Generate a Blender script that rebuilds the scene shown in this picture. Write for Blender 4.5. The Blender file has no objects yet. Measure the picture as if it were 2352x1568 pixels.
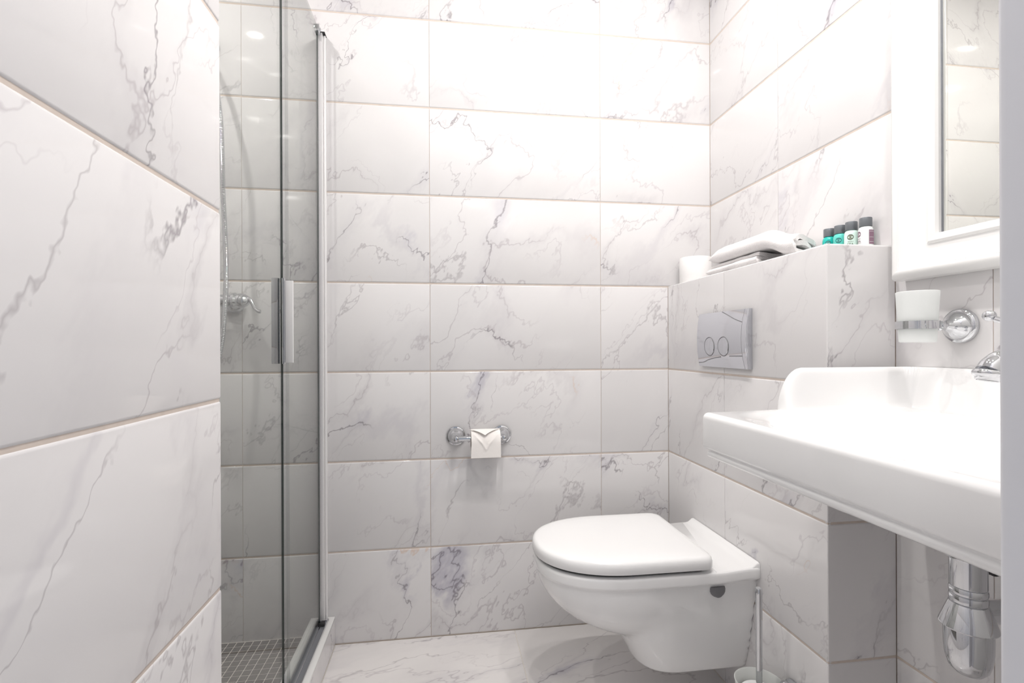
import bpy, bmesh, math, random
from mathutils import Vector, Matrix
random.seed(7)
PI = math.pi
scene = bpy.context.scene
C = scene.collection

# ------------------------------------------------------------------ camera
EYE = 0.991
F_PX, CY_PX = 1151.0, 796.3
cam_d = bpy.data.cameras.new('camera')
cam = bpy.data.objects.new('camera', cam_d)
C.objects.link(cam)
cam_d.sensor_fit = 'HORIZONTAL'
cam_d.sensor_width = 36.0
cam_d.lens = 36.0 * F_PX / 2352.0
cam_d.shift_y = (CY_PX - 784.0) / 2352.0
cam_d.clip_start = 0.01
yaw, roll = 0.13931, -0.00366
fwd = Vector((math.sin(yaw), math.cos(yaw), 0))
rgt = Vector((math.cos(yaw), -math.sin(yaw), 0))
up = Vector((0, 0, 1))
r2 = rgt * math.cos(roll) + up * math.sin(roll)
u2 = up * math.cos(roll) - rgt * math.sin(roll)
cam.matrix_world = Matrix(((r2.x, u2.x, -fwd.x, 0), (r2.y, u2.y, -fwd.y, 0), (r2.z, u2.z, -fwd.z, EYE), (0, 0, 0, 1)))
scene.camera = cam

# ------------------------------------------------------------------ world, light level
w = bpy.data.worlds.new('world')
scene.world = w
w.use_nodes = True
w.node_tree.nodes['Background'].inputs[0].default_value = (0.82, 0.89, 1.0, 1)
w.node_tree.nodes['Background'].inputs[1].default_value = 0.48
vs = scene.view_settings
vs.view_transform = 'Standard'
vs.look = 'None'
vs.gamma = 1.0
vs.use_curve_mapping = False
vs.exposure = 0.0
# downlights: (x, y, watts); each lamp is built further down with its own light
LAMPS = [(0.26, 1.10, 6.2), (0.25, 0.54, 5.4), (0.24, 0.01, 4.8), (0.59, 1.11, 4.3), (0.61, 0.45, 5.8), (-0.84, 1.09, 8.0)]
cy = scene.cycles
cy.max_bounces = 8
cy.use_light_tree = False
cy.diffuse_bounces = 4
cy.glossy_bounces = 4
cy.transparent_max_bounces = 20
cy.caustics_reflective = False
cy.caustics_refractive = False
cy.sample_clamp_indirect = 6.0

# ------------------------------------------------------------------ room numbers (metres)
D = 1.737            # face of the back wall
XL, YL = -0.350, 0.858   # left partition face, its far end
XR = 0.9875          # right wall face
XB, YB = 0.821, 0.9734   # boxed-in cistern: front face, near end
ZTOP = 1.2115        # top of the boxing
CEIL = 2.5
XS = -1.2477         # far shower wall
ROWS = [0.0] + [0.307 + 0.3005 * k for k in range(8)] + [CEIL]
T = 0.008            # tile thickness

# ------------------------------------------------------------------ materials
MATS = {}
def new_mat(name):
    m = bpy.data.materials.new(name)
    m.use_nodes = True
    MATS[name] = m
    nt = m.node_tree
    return m, nt, nt.nodes['Principled BSDF']

def plain(name, col, rough=0.5, metal=0.0, coat=0.0, spec=0.5, noise=0.0, nscale=40.0, bump=0.0, bscale=200.0, sheen=0.0, sss=0.0):
    m, nt, b = new_mat(name)
    b.inputs['Base Color'].default_value = (*col, 1)
    b.inputs['Roughness'].default_value = rough
    b.inputs['Metallic'].default_value = metal
    b.inputs['Coat Weight'].default_value = coat
    b.inputs['Coat Roughness'].default_value = 0.03
    b.inputs['Specular IOR Level'].default_value = spec
    b.inputs['Sheen Weight'].default_value = sheen
    if sss:
        b.inputs['Subsurface Weight'].default_value = sss
        b.inputs['Subsurface Radius'].default_value = (0.01, 0.01, 0.01)
    tc = nt.nodes.new('ShaderNodeTexCoord')
    if noise:
        n = nt.nodes.new('ShaderNodeTexNoise'); n.inputs['Scale'].default_value = nscale
        n.inputs['Detail'].default_value = 4
        nt.links.new(tc.outputs['Object'], n.inputs['Vector'])
        mx = nt.nodes.new('ShaderNodeMix'); mx.data_type = 'RGBA'
        mx.inputs[6].default_value = (*[c * (1 - noise) for c in col], 1)
        mx.inputs[7].default_value = (*[min(1, c * (1 + noise)) for c in col], 1)
        nt.links.new(n.outputs['Fac'], mx.inputs[0])
        nt.links.new(mx.outputs[2], b.inputs['Base Color'])
    if bump:
        n = nt.nodes.new('ShaderNodeTexNoise'); n.inputs['Scale'].default_value = bscale
        n.inputs['Detail'].default_value = 3
        nt.links.new(tc.outputs['Object'], n.inputs['Vector'])
        bp = nt.nodes.new('ShaderNodeBump'); bp.inputs['Strength'].default_value = bump
        bp.inputs['Distance'].default_value = 0.002
        nt.links.new(n.outputs['Fac'], bp.inputs['Height'])
        nt.links.new(bp.outputs['Normal'], b.inputs['Normal'])
    return m

def marble(name, base, gloss=0.06, strength=1.0, vein_scale=1.0, floor=False):
    m, nt, b = new_mat(name)
    N, L = nt.nodes, nt.links
    tc = N.new('ShaderNodeTexCoord')
    oi = N.new('ShaderNodeObjectInfo')
    # every tile gets its own piece of stone
    off = N.new('ShaderNodeMath'); off.operation = 'MULTIPLY'; off.inputs[1].default_value = 173.0
    L.new(oi.outputs['Random'], off.inputs[0])
    cx = N.new('ShaderNodeCombineXYZ')
    off2 = N.new('ShaderNodeMath'); off2.operation = 'MULTIPLY'; off2.inputs[1].default_value = 61.0
    L.new(oi.outputs['Random'], off2.inputs[0])
    L.new(off.outputs[0], cx.inputs[0]); L.new(off2.outputs[0], cx.inputs[1]); L.new(off.outputs[0], cx.inputs[2])
    add = N.new('ShaderNodeVectorMath'); add.operation = 'ADD'
    L.new(tc.outputs['Object'], add.inputs[0]); L.new(cx.outputs[0], add.inputs[1])

    def mapping(rot, scale):
        mp = N.new('ShaderNodeMapping'); mp.vector_type = 'TEXTURE'
        mp.inputs['Rotation'].default_value = rot
        mp.inputs['Scale'].default_value = scale
        L.new(add.outputs[0], mp.inputs['Vector'])
        return mp.outputs[0]

    def noise(vec, scale, detail=4, rough=0.55, dist=0.0):
        n = N.new('ShaderNodeTexNoise')
        n.inputs['Scale'].default_value = scale
        n.inputs['Detail'].default_value = detail
        n.inputs['Roughness'].default_value = rough
        n.inputs['Distortion'].default_value = dist
        L.new(vec, n.inputs['Vector'])
        return n.outputs['Fac']

    def math_(op, a, v=None, b2=None):
        n = N.new('ShaderNodeMath'); n.operation = op
        L.new(a, n.inputs[0])
        if b2 is not None: L.new(b2, n.inputs[1])
        elif v is not None: n.inputs[1].default_value = v
        return n.outputs[0]

    def ramp(x, lo, hi, o0=0.0, o1=1.0, smooth=True):
        n = N.new('ShaderNodeMapRange')
        n.interpolation_type = 'SMOOTHSTEP' if smooth else 'LINEAR'
        n.inputs[1].default_value = lo; n.inputs[2].default_value = hi
        n.inputs[3].default_value = o0; n.inputs[4].default_value = o1
        L.new(x, n.inputs[0])
        return n.outputs[0]

    def ridge(x, width):
        return ramp(math_('ABSOLUTE', math_('SUBTRACT', x, 0.5)), 0.0, width, 1.0, 0.0, smooth=False)

    rot = (0, math.radians(32), 0) if not floor else (0, 0, math.radians(14))
    v0 = mapping(rot, (0.80, 1, 1.45) if not floor else (2.0, 0.75, 1))
    vs_ = vein_scale
    # jagged warp
    wn = N.new('ShaderNodeTexNoise'); wn.inputs['Scale'].default_value = 3.2 * vs_
    wn.inputs['Detail'].default_value = 5; wn.inputs['Roughness'].default_value = 0.66
    L.new(v0, wn.inputs['Vector'])
    wsub = N.new('ShaderNodeVectorMath'); wsub.operation = 'MULTIPLY_ADD'
    wsub.inputs[1].default_value = (0.34, 0.34, 0.34)
    L.new(wn.outputs['Color'], wsub.inputs[0]); L.new(v0, wsub.inputs[2])
    v1 = wsub.outputs[0]
    n1 = noise(v1, 2.1 * vs_, 0, 0.5)
    n2 = noise(v1, 4.3 * vs_, 0, 0.5)
    n3 = noise(v0, 3.0 * vs_, 1, 0.5)
    n4 = noise(v0, 5.5 * vs_, 1, 0.5)
    nh = math_('MULTIPLY', math_('SUBTRACT', noise(v0, 46.0 * vs_, 2, 0.6), 0.5), 0.030)
    n1 = math_('ADD', n1, b2=nh)
    n2 = math_('ADD', n2, b2=nh)
    a1 = math_('ABSOLUTE', math_('SUBTRACT', n1, 0.5))
    a2 = math_('ABSOLUTE', math_('SUBTRACT', n2, 0.47))
    crack = math_('MULTIPLY', ramp(a1, 0.0, 0.0055, 1.0, 0.0, False), b2=ramp(n4, 0.40, 0.62))
    halo = math_('MULTIPLY', ramp(a1, 0.0, 0.050, 1.0, 0.0), b2=ramp(n3, 0.38, 0.66))
    web = math_('MULTIPLY', ramp(a2, 0.0, 0.010, 1.0, 0.0, False), b2=ramp(n3, 0.62, 0.42))
    band = math_('MULTIPLY', ramp(a2, 0.0, 0.075, 1.0, 0.0), b2=ramp(n4, 0.40, 0.70))
    clot = math_('MULTIPLY', halo, b2=ramp(n4, 0.54, 0.68))
    a1b = math_('ABSOLUTE', math_('SUBTRACT', n1, 0.40))
    a2b = math_('ABSOLUTE', math_('SUBTRACT', n2, 0.58))
    crack2 = math_('MULTIPLY', ramp(a1b, 0.0, 0.006, 1.0, 0.0, False), b2=ramp(n4, 0.58, 0.40))
    web2 = math_('MULTIPLY', ramp(a2b, 0.0, 0.010, 1.0, 0.0, False), b2=ramp(n4, 0.40, 0.60))
    rust = math_('MULTIPLY', ramp(a2, 0.0, 0.011, 1.0, 0.0), b2=ramp(n3, 0.66, 0.72))
    cloud = ramp(n1, 0.35, 0.72)

    def mixc(fac, a, col, k):
        f = math_('MULTIPLY', fac, k * strength)
        n = N.new('ShaderNodeMix'); n.data_type = 'RGBA'; n.clamp_factor = True
        L.new(f, n.inputs[0]); L.new(a, n.inputs[6]); n.inputs[7].default_value = (*col, 1)
        return n.outputs[2]
    rgb = N.new('ShaderNodeRGB'); rgb.outputs[0].default_value = (*base, 1)
    c = rgb.outputs[0]
    c = mixc(cloud, c, [x * 0.91 for x in base], 0.7)
    c = mixc(band, c, (0.56, 0.54, 0.56), 0.36)
    c = mixc(halo, c, (0.53, 0.51, 0.55), 0.34)
    c = mixc(clot, c, (0.40, 0.39, 0.48), 0.60)
    c = mixc(web, c, (0.40, 0.36, 0.385), 0.50)
    c = mixc(web2, c, (0.46, 0.42, 0.45), 0.38)
    c = mixc(crack2, c, (0.28, 0.25, 0.27), 0.44)
    c = mixc(rust, c, (0.66, 0.44, 0.30), 0.45)
    c = mixc(crack, c, (0.16, 0.135, 0.16), 0.68)
    L.new(c, b.inputs['Base Color'])
    b.inputs['Roughness'].default_value = gloss
    b.inputs['Specular IOR Level'].default_value = 0.5
    return m

def pane_mat(name, tint, refl=0.55):
    m = bpy.data.materials.new(name); m.use_nodes = True; MATS[name] = m
    nt = m.node_tree; N, L = nt.nodes, nt.links
    N.remove(N['Principled BSDF'])
    out = N['Material Output']
    tr = N.new('ShaderNodeBsdfTransparent'); tr.inputs[0].default_value = (*tint, 1)
    gl = N.new('ShaderNodeBsdfGlossy'); gl.inputs['Roughness'].default_value = 0.0
    gl.inputs['Color'].default_value = (refl, refl, refl, 1)
    geo = N.new('ShaderNodeNewGeometry')
    mr = N.new('ShaderNodeMapRange')
    mr.inputs[3].default_value = 1.45; mr.inputs[4].default_value = 1 / 1.45
    L.new(geo.outputs['Backfacing'], mr.inputs[0])
    fr = N.new('ShaderNodeFresnel'); L.new(mr.outputs[0], fr.inputs['IOR'])
    mx = N.new('ShaderNodeMixShader')
    L.new(fr.outputs[0], mx.inputs[0]); L.new(tr.outputs[0], mx.inputs[1]); L.new(gl.outputs[0], mx.inputs[2])
    L.new(mx.outputs[0], out.inputs[0])
    return m

def frosted(name, col, clear=0.12):
    m = bpy.data.materials.new(name); m.use_nodes = True; MATS[name] = m
    nt = m.node_tree; N, L = nt.nodes, nt.links
    b = N['Principled BSDF']; out = N['Material Output']
    b.inputs['Base Color'].default_value = (*col, 1); b.inputs['Roughness'].default_value = 0.35
    tl = N.new('ShaderNodeBsdfTranslucent'); tl.inputs[0].default_value = (*col, 1)
    tp = N.new('ShaderNodeBsdfTransparent'); tp.inputs[0].default_value = (*col, 1)
    m1 = N.new('ShaderNodeMixShader'); m1.inputs[0].default_value = 0.5
    m2 = N.new('ShaderNodeMixShader'); m2.inputs[0].default_value = clear
    L.new(b.outputs[0], m1.inputs[1]); L.new(tl.outputs[0], m1.inputs[2])
    L.new(m1.outputs[0], m2.inputs[1]); L.new(tp.outputs[0], m2.inputs[2])
    L.new(m2.outputs[0], out.inputs[0])
    return m

def emitter(name, col, strength):
    m, nt, b = new_mat(name)
    b.inputs['Base Color'].default_value = (0.9, 0.9, 0.9, 1)
    b.inputs['Emission Color'].default_value = (*col, 1)
    b.inputs['Emission Strength'].default_value = strength
    return m

marble('marble', (0.775, 0.762, 0.764), 0.05)
marble('marble_floor', (0.80, 0.775, 0.765), 0.10, 1.0, 0.9, floor=True)
plain('marble_kerb', (0.83, 0.83, 0.82), 0.12, noise=0.03, nscale=6)
plain('grout', (0.64, 0.56, 0.50), 0.9, noise=0.10, nscale=60)
plain('grout_light', (0.74, 0.70, 0.64), 0.9, noise=0.06, nscale=80)
plain('mosaic_grey', (0.17, 0.157, 0.152), 0.22, noise=0.18, nscale=14)
plain('ceiling_paint', (0.80, 0.80, 0.79), 0.9, noise=0.01)
plain('porcelain', (0.90, 0.90, 0.90), 0.06, coat=0.5)
plain('plastic_white', (0.91, 0.91, 0.91), 0.18)
plain('white_lacquer', (0.90, 0.90, 0.89), 0.22, noise=0.008, nscale=12)
plain('door_paint', (0.78, 0.79, 0.83), 0.35, noise=0.01)
plain('chrome', (0.64, 0.65, 0.67), 0.04, 1.0)
plain('chrome_satin', (0.66, 0.67, 0.71), 0.09, 1.0)
plain('aluminium', (0.80, 0.80, 0.82), 0.16, 1.0)
plain('bright_profile', (0.88, 0.87, 0.87), 0.22, 0.2)
plain('track_grey', (0.33, 0.34, 0.37), 0.35, 0.6)
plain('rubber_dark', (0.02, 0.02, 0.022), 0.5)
plain('cap_grey', (0.19, 0.19, 0.20), 0.4)
plain('glass_edge', (0.010, 0.022, 0.018), 0.35, spec=0.25)
plain('mirror_silver', (0.90, 0.91, 0.87), 0.0, 1.0)
plain('towel', (0.90, 0.875, 0.87), 0.95, noise=0.04, nscale=90, bump=0.9, bscale=420, sheen=0.4)
plain('paper', (0.90, 0.87, 0.84), 0.95, noise=0.02, nscale=120, bump=0.25, bscale=500)
plain('paper_bright', (0.91, 0.90, 0.89), 0.95, noise=0.02, nscale=120, bump=0.25, bscale=500)
plain('cardboard', (0.45, 0.36, 0.27), 0.9)
plain('bottle_cap', (0.17, 0.185, 0.20), 0.38, 0.35)
plain('bottle_teal', (0.02, 0.50, 0.44), 0.12, noise=0.08)
plain('bottle_sea', (0.12, 0.60, 0.53), 0.12, noise=0.05)
plain('bottle_mint', (0.66, 0.84, 0.77), 0.15, noise=0.02)
plain('bottle_white', (0.83, 0.87, 0.86), 0.15)
plain('print_teal', (0.00, 0.13, 0.13), 0.5)
plain('print_olive', (0.09, 0.10, 0.07), 0.5)
plain('print_plum', (0.14, 0.05, 0.09), 0.5)
plain('print_pale', (0.62, 0.55, 0.58), 0.5)
plain('print_soft_plum', (0.27, 0.16, 0.22), 0.5)
plain('emblem_pale_teal', (0.18, 0.50, 0.46), 0.5)
plain('emblem_pale_olive', (0.45, 0.50, 0.40), 0.5)
pane_mat('glass', (0.945, 0.957, 0.945))
pane_mat('clear_seal', (0.95, 0.95, 0.955), 0.9)
frosted('frosted_glass', (0.95, 0.965, 0.96), 0.06)
frosted('frosted_green', (0.93, 0.945, 0.93), 0.10)
emitter('lamp_glow', (1.0, 0.96, 0.90), 14.0)

# ------------------------------------------------------------------ helpers
def link(name, me, mat, parent=None, loc=None, rotz=0.0):
    o = bpy.data.objects.new(name, me)
    C.objects.link(o)
    if mat is not None and len(me.materials) == 0:
        me.materials.append(MATS[mat])
    if parent is not None: o.parent = parent
    if loc is not None: o.location = loc
    if rotz: o.rotation_euler = (0, 0, rotz)
    return o

def mesh(name, verts, faces, smooth=True, angle=35):
    me = bpy.data.meshes.new(name)
    me.from_pydata([tuple(v) for v in verts], [], faces)
    me.update()
    bm = bmesh.new(); bm.from_mesh(me)
    bmesh.ops.recalc_face_normals(bm, faces=bm.faces)
    bm.to_mesh(me); bm.free()
    if smooth:
        me.shade_smooth()
        me.set_sharp_from_angle(angle=math.radians(angle))
    return me

def join(*parts):
    """several (verts, faces) lists as one"""
    V, Fc = [], []
    for v, f in parts:
        k = len(V); V += list(v); Fc += [tuple(i + k for i in q) for q in f]
    return V, Fc

def box(x0, x1, y0, y1, z0, z1):
    v = [(x0,y0,z0),(x1,y0,z0),(x1,y1,z0),(x0,y1,z0),(x0,y0,z1),(x1,y0,z1),(x1,y1,z1),(x0,y1,z1)]
    f = [(0,3,2,1),(4,5,6,7),(0,1,5,4),(1,2,6,5),(2,3,7,6),(3,0,4,7)]
    return v, f

def bevelled(x0, x1, y0, y1, z0, z1, r=0.003, seg=2):
    bm = bmesh.new()
    v, f = box(x0, x1, y0, y1, z0, z1)
    vs_ = [bm.verts.new(q) for q in v]
    for q in f: bm.faces.new([vs_[i] for i in q])
    bmesh.ops.bevel(bm, geom=bm.edges[:], offset=r, segments=seg, affect='EDGES', profile=0.6)
    bm.verts.index_update()
    V = [tuple(q.co) for q in bm.verts]; Fc = [tuple(q.index for q in p.verts) for p in bm.faces]
    bm.free()
    return V, Fc

def lathe(prof, n=32, axis='z', origin=(0, 0, 0), caps=True):
    """prof: list of (r, h) along the axis"""
    V, Fc = [], []
    o = Vector(origin)
    for r, h in prof:
        for k in range(n):
            a = 2 * PI * k / n
            c, s = r * math.cos(a), r * math.sin(a)
            p = {'z': (c, s, h), 'x': (h, c, s), 'y': (c, h, s)}[axis]
            V.append(tuple(o + Vector(p)))
    m = len(prof)
    for i in range(m - 1):
        for k in range(n):
            k2 = (k + 1) % n
            Fc.append((i*n+k, i*n+k2, (i+1)*n+k2, (i+1)*n+k))
    if caps:
        Fc.append(tuple(range(n))); Fc.append(tuple((m-1)*n + k for k in range(n)))
    return V, Fc

def catmull(pts, seg):
    out = []
    P = [Vector(p) for p in pts]
    P = [P[0] * 2 - P[1]] + P + [P[-1] * 2 - P[-2]]
    for i in range(1, len(P) - 2):
        a, b, c, d = P[i-1], P[i], P[i+1], P[i+2]
        for k in range(seg):
            t = k / seg
            out.append(0.5 * ((2*b) + (c-a)*t + (2*a-5*b+4*c-d)*t*t + (3*b-a-3*c+d)*t**3))
    out.append(P[-2].copy())
    return out

def tube(pts, radii, n=14, caps=True, flat=None):
    pts = [Vector(p) for p in pts]
    if not isinstance(radii, (list, tuple)): radii = [radii] * len(pts)
    V, Fc = [], []
    ref = None
    for i, p in enumerate(pts):
        t = (pts[min(i+1, len(pts)-1)] - pts[max(i-1, 0)]).normalized()
        if ref is None:
            ref = Vector((0, 0, 1)) if abs(t.z) < 0.9 else Vector((1, 0, 0))
        a = (ref - t * ref.dot(t)).normalized(); b = t.cross(a); ref = a
        for k in range(n):
            q = 2 * PI * k / n
            fl = flat if flat else 1.0
            V.append(tuple(p + a * (radii[i] * math.cos(q) * fl) + b * (radii[i] * math.sin(q))))
    for i in range(len(pts) - 1):
        for k in range(n):
            k2 = (k + 1) % n
            Fc.append((i*n+k, i*n+k2, (i+1)*n+k2, (i+1)*n+k))
    if caps:
        Fc.append(tuple(range(n))); Fc.append(tuple((len(pts)-1)*n + k for k in range(n)))
    return V, Fc

def prism(outline, z0, z1):
    n = len(outline)
    V = [(x, y, z0) for x, y in outline] + [(x, y, z1) for x, y in outline]
    Fc = [tuple(range(n)), tuple(range(n, 2*n))] + [(i, (i+1) % n, n + (i+1) % n, n + i) for i in range(n)]
    return V, Fc

def part(name, vf, mat, parent=None, smooth=True, angle=35, label=None):
    o = link(name, mesh(name, vf[0], vf[1], smooth, angle), mat, parent)
    if label: o['label'] = label
    return o

def empty(name, loc):
    o = bpy.data.objects.new(name, None); C.objects.link(o)
    o.location = loc; o.empty_display_size = 0.05
    return o

def tag(o, label, cat, group=None):
    o['label'] = label; o['category'] = cat
    if group: o['group'] = group
    return o

def child(name, vf, mat, root, smooth=True, angle=35, label=None):
    """a part given in world coordinates under a root Empty"""
    L = root.matrix_world.translation if root.parent is None else Vector((0, 0, 0))
    base = Vector(root.location) if root.parent is None else Vector(root.parent.location)
    v = [tuple(Vector(p) - base) for p in vf[0]]
    return part(name, (v, vf[1]), mat, root, smooth, angle, label)

def structure(o):
    o['kind'] = 'structure'
    return o

# ------------------------------------------------------------------ tiled walls
TILE_CACHE = {}
def tile_mesh(wd, ht, mat='marble'):
    key = (round(wd, 4), round(ht, 4), mat)
    if key in TILE_CACHE: return TILE_CACHE[key]
    a, h, e = wd / 2, ht / 2, 0.0006
    prof = [(-h, 0), (-h, -T + 0.0045), (-h + 0.0010, -T + 0.0022), (-h + 0.0026, -T + 0.0007), (-h + 0.0050, -T),
            (h - 0.0050, -T), (h - 0.0026, -T + 0.0007), (h - 0.0010, -T + 0.0022), (h, -T + 0.0045), (h, 0)]
    n = len(prof)
    V, Fc = [], []
    for x in (-a, -a + e, a - e, a):
        inset = 0.0006 if abs(x) == a else 0.0
        for z, y in prof: V.append((x, min(0, y + inset), z))
    for s in range(3):
        for i in range(n - 1):
            Fc.append((s*n+i, s*n+i+1, (s+1)*n+i+1, (s+1)*n+i))
    Fc.append(tuple(range(n))); Fc.append(tuple(3*n + k for k in range(n)))
    me = mesh('tile', V, Fc, True, 30)
    me.materials.append(MATS[mat])
    TILE_CACHE[key] = me
    return me

GH, GV = 0.0022, 0.0016
def tiles_on(parent, face, cols, rows, rot, skip=None):
    """face(u, z) -> world point on the finished face; cols in increasing u along local x"""
    for i in range(len(cols) - 1):
        for j in range(len(rows) - 1):
            if skip and skip(i, j): continue
            w0, w1 = cols[i] + GV/2, cols[i+1] - GV/2
            z0, z1 = rows[j] + GH/2, rows[j+1] - GH/2
            if w1 - w0 < 0.004 or z1 - z0 < 0.004: continue
            me = tile_mesh(w1 - w0, z1 - z0)
            p = Vector(face((w0 + w1)/2, (z0 + z1)/2))
            nrm = Vector((math.sin(rot), -math.cos(rot), 0))
            o = link('tile', me, None, parent, p - nrm * T, rot)

GB = 0.0017   # grout lies this far behind the face
# back wall
wb = structure(part('wall_back', box(XS - 0.06, XR + 0.06, D + GB, D + 0.08, 0, CEIL), 'grout', smooth=False))
XJ = [XS, -0.6432, -0.0395, 0.5656, XR]
LOW = [z for z in ROWS if z < 1.3]
HIGH = [z for z in ROWS if z > 1.2]
tiles_on(wb, lambda u, z: (u, D, z), [XS, -0.6432, -0.0395, 0.5656, XB], LOW, 0)
tiles_on(wb, lambda u, z: (u, D, z), XJ, HIGH, 0)
# right wall (local x runs towards the camera)
wr = structure(part('wall_right', box(XR + GB, XR + 0.08, 0.10, D + GB, 0, CEIL), 'grout', smooth=False))
YJ = [-D, -1.3597, -0.7766, -0.19, -0.10]
tiles_on(wr, lambda u, z: (XR, -u, z), YJ, HIGH, -PI/2)
tiles_on(wr, lambda u, z: (XR, -u, z), [-YB, -0.7766, -0.19, -0.10], LOW, -PI/2)
# left partition
wl = structure(part('wall_left', box(XL - 0.10, XL - GB, -0.36, YL - GB, 0, CEIL), 'grout', smooth=False))
tiles_on(wl, lambda u, z: (XL, u, z), [-0.36, 0.2535, YL], ROWS, PI/2)
tiles_on(wl, lambda u, z: (-u, YL, z), [-XL + 0.006, -XL + 0.10], ROWS, PI)
# shower walls
wsl = structure(part('wall_shower_side', box(XS - 0.06, XS - GB, 0.74, D + GB, 0, CEIL), 'grout', smooth=False))
tiles_on(wsl, lambda u, z: (XS, u, z), [0.80, 1.1325, D], ROWS, PI/2)
wsf = structure(part('wall_shower_front', box(XS, XL - 0.10, 0.74, 0.80 - GB, 0, CEIL), 'grout', smooth=False))
tiles_on(wsf, lambda u, z: (-u, 0.80, z), [0.452, 0.8432, -XS], ROWS, PI)
# boxed-in cistern
ld = structure(part('wall_ledge', box(XB + GB, XR + 0.0005, YB + GB, D + 0.0005, 0, ZTOP - 0.004), 'grout', smooth=False))
LEDGE_ROWS = ROWS[:4] + [ZTOP + GH/2]
tiles_on(ld, lambda u, z: (XB, -u, z), [-D, -1.3706, -YB], LEDGE_ROWS, -PI/2)
tiles_on(ld, lambda u, z: (u, YB, z), [XB, XR], LEDGE_ROWS, 0)
for y0, y1 in ((YB + T, 1.3706), (1.3706, D)):
    v, f = bevelled(XB + T, XR, y0 + 0.0006, y1 - 0.0006, ZTOP - 0.008, ZTOP, 0.001, 1)
    part('tile', (v, f), 'marble', ld)
# front wall piece behind the door lining, ceiling
wf = structure(part('wall_front', box(0.36, XR + 0.08, 0.0, 0.095, 0, CEIL), 'ceiling_paint', smooth=False))
ce = structure(part('ceiling', box(XS - 0.06, XR + 0.08, -0.6, D + 0.08, CEIL, CEIL + 0.05), 'ceiling_paint', smooth=False))

# floor
fl = structure(part('floor', box(XL - 0.02, XR + 0.08, -0.6, D + 0.02, -0.06, -0.0015), 'grout_light', smooth=False))
fx = [-0.3555, 0.2490, 0.8535, XR]
fy = [-0.6, -0.0765, 0.528, 1.1325, D]
for i in range(3):
    for j in range(4):
        if i == 2 and j == 3: continue
        x0, x1, y0, y1 = fx[i] + 0.001, fx[i+1] - 0.001, fy[j] + 0.001, fy[j+1] - 0.001
        v, f = bevelled(-(x1-x0)/2, (x1-x0)/2, -(y1-y0)/2, (y1-y0)/2, -0.008, 0.0, 0.0012, 1)
        o = part('tile', (v, f), 'marble_floor', fl)
        o.location = ((x0+x1)/2, (y0+y1)/2, 0)

# shower floor of small mosaic
ZS = 0.036
XK0, XK1 = -0.4285, -0.3555
sf = structure(part('floor_shower', box(XS, XK0, 0.80, D, -0.06, ZS - 0.0012), 'grout_light', smooth=False))
PM = 0.0254
chip = None
rest = []
nx, ny = int((XK0 - XS) / PM), int((D - 0.80) / PM)
for i in range(nx + 1):
    for j in range(ny + 1):
        x = XK0 - 0.004 - (i + 0.5) * PM; y = D - 0.003 - (j + 0.5) * PM
        if x < XS + 0.01 or y < 0.81: continue
        h = 0.01135
        if x > -0.76 and y > 1.345:
            if chip is None:
                v, f = bevelled(-h, h, -h, h, -0.004, 0, 0.0007, 1)
                chip = mesh('mosaic_tile', v, f); chip.materials.append(MATS['mosaic_grey'])
            link('mosaic_tile', chip, None, sf, (x, y, ZS + random.uniform(-0.0002, 0.0002)))
        else:
            rest.append(box(x - h, x + h, y - h, y + h, ZS - 0.004, ZS))
o = part('mosaic_field', join(*rest), 'mosaic_grey', sf, smooth=False); o['kind'] = 'stuff'

# kerb under the shower screen
ZK = 0.0955
kb = structure(part('trim_1', box(XK0 + 0.004, XK1 - 0.008, YL, D, -0.02, ZK - 0.012), 'grout', smooth=False))
part('kerb_cap', bevelled(XK0 - 0.003, XK1 + 0.0005, YL, D - 0.0005, ZK - 0.012, ZK, 0.0018, 2), 'marble_kerb', kb)
for y0, y1 in ((YL, 1.1325), (1.1325, D)):
    v, f = bevelled(XK1 - 0.008, XK1, y0 + 0.0006, y1 - 0.0006, 0.0015, ZK - 0.0125, 0.0006, 1)
    part('tile', (v, f), 'marble', kb)
v, f = bevelled(XK0, XK0 + 0.006, YL, D, ZS, ZK - 0.0125, 0.0006, 1)
part('kerb_side', (v, f), 'marble_kerb', kb)

# door lining by the camera
v, f = bevelled(0.3195, 0.362, -0.10, 0.250, 0.0, 2.12, 0.006, 4)
structure(part('trim_2', (v, f), 'door_paint'))
structure(part('trim_3', bevelled(0.362, 0.48, 0.0955, 0.108, 0.0, 2.2, 0.004, 2), 'door_paint'))

# ------------------------------------------------------------------ ceiling downlights
LAMP_WORDS = ['over the paper holder', 'over the middle of the room', 'beside the doorway', 'over the toilet', 'over the washbasin', 'inside the shower']
for (x, y, watt), wd in zip(LAMPS, LAMP_WORDS):
    r = tag(empty('downlight', (x, y, CEIL)), 'round recessed chrome ceiling downlight ' + wd, 'lamp', 'ceiling downlights')
    part('trim_ring', lathe([(0.030, -0.001), (0.030, -0.004), (0.033, -0.006), (0.041, -0.005), (0.044, 0.0005)], 32), 'chrome', r)
    part('lens', lathe([(0.001, -0.002), (0.0295, -0.002), (0.0295, 0.0005)], 32), 'lamp_glow', r)
    ld_ = bpy.data.lights.new('downlight_beam', 'AREA')
    ld_.shape = 'DISK'; ld_.size = 0.044; ld_.energy = watt; ld_.color = (1.0, 0.96, 0.93)
    lo = bpy.data.objects.new('downlight_beam', ld_); C.objects.link(lo); lo.parent = r
    lo.location = (0, 0, -0.012)

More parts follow.
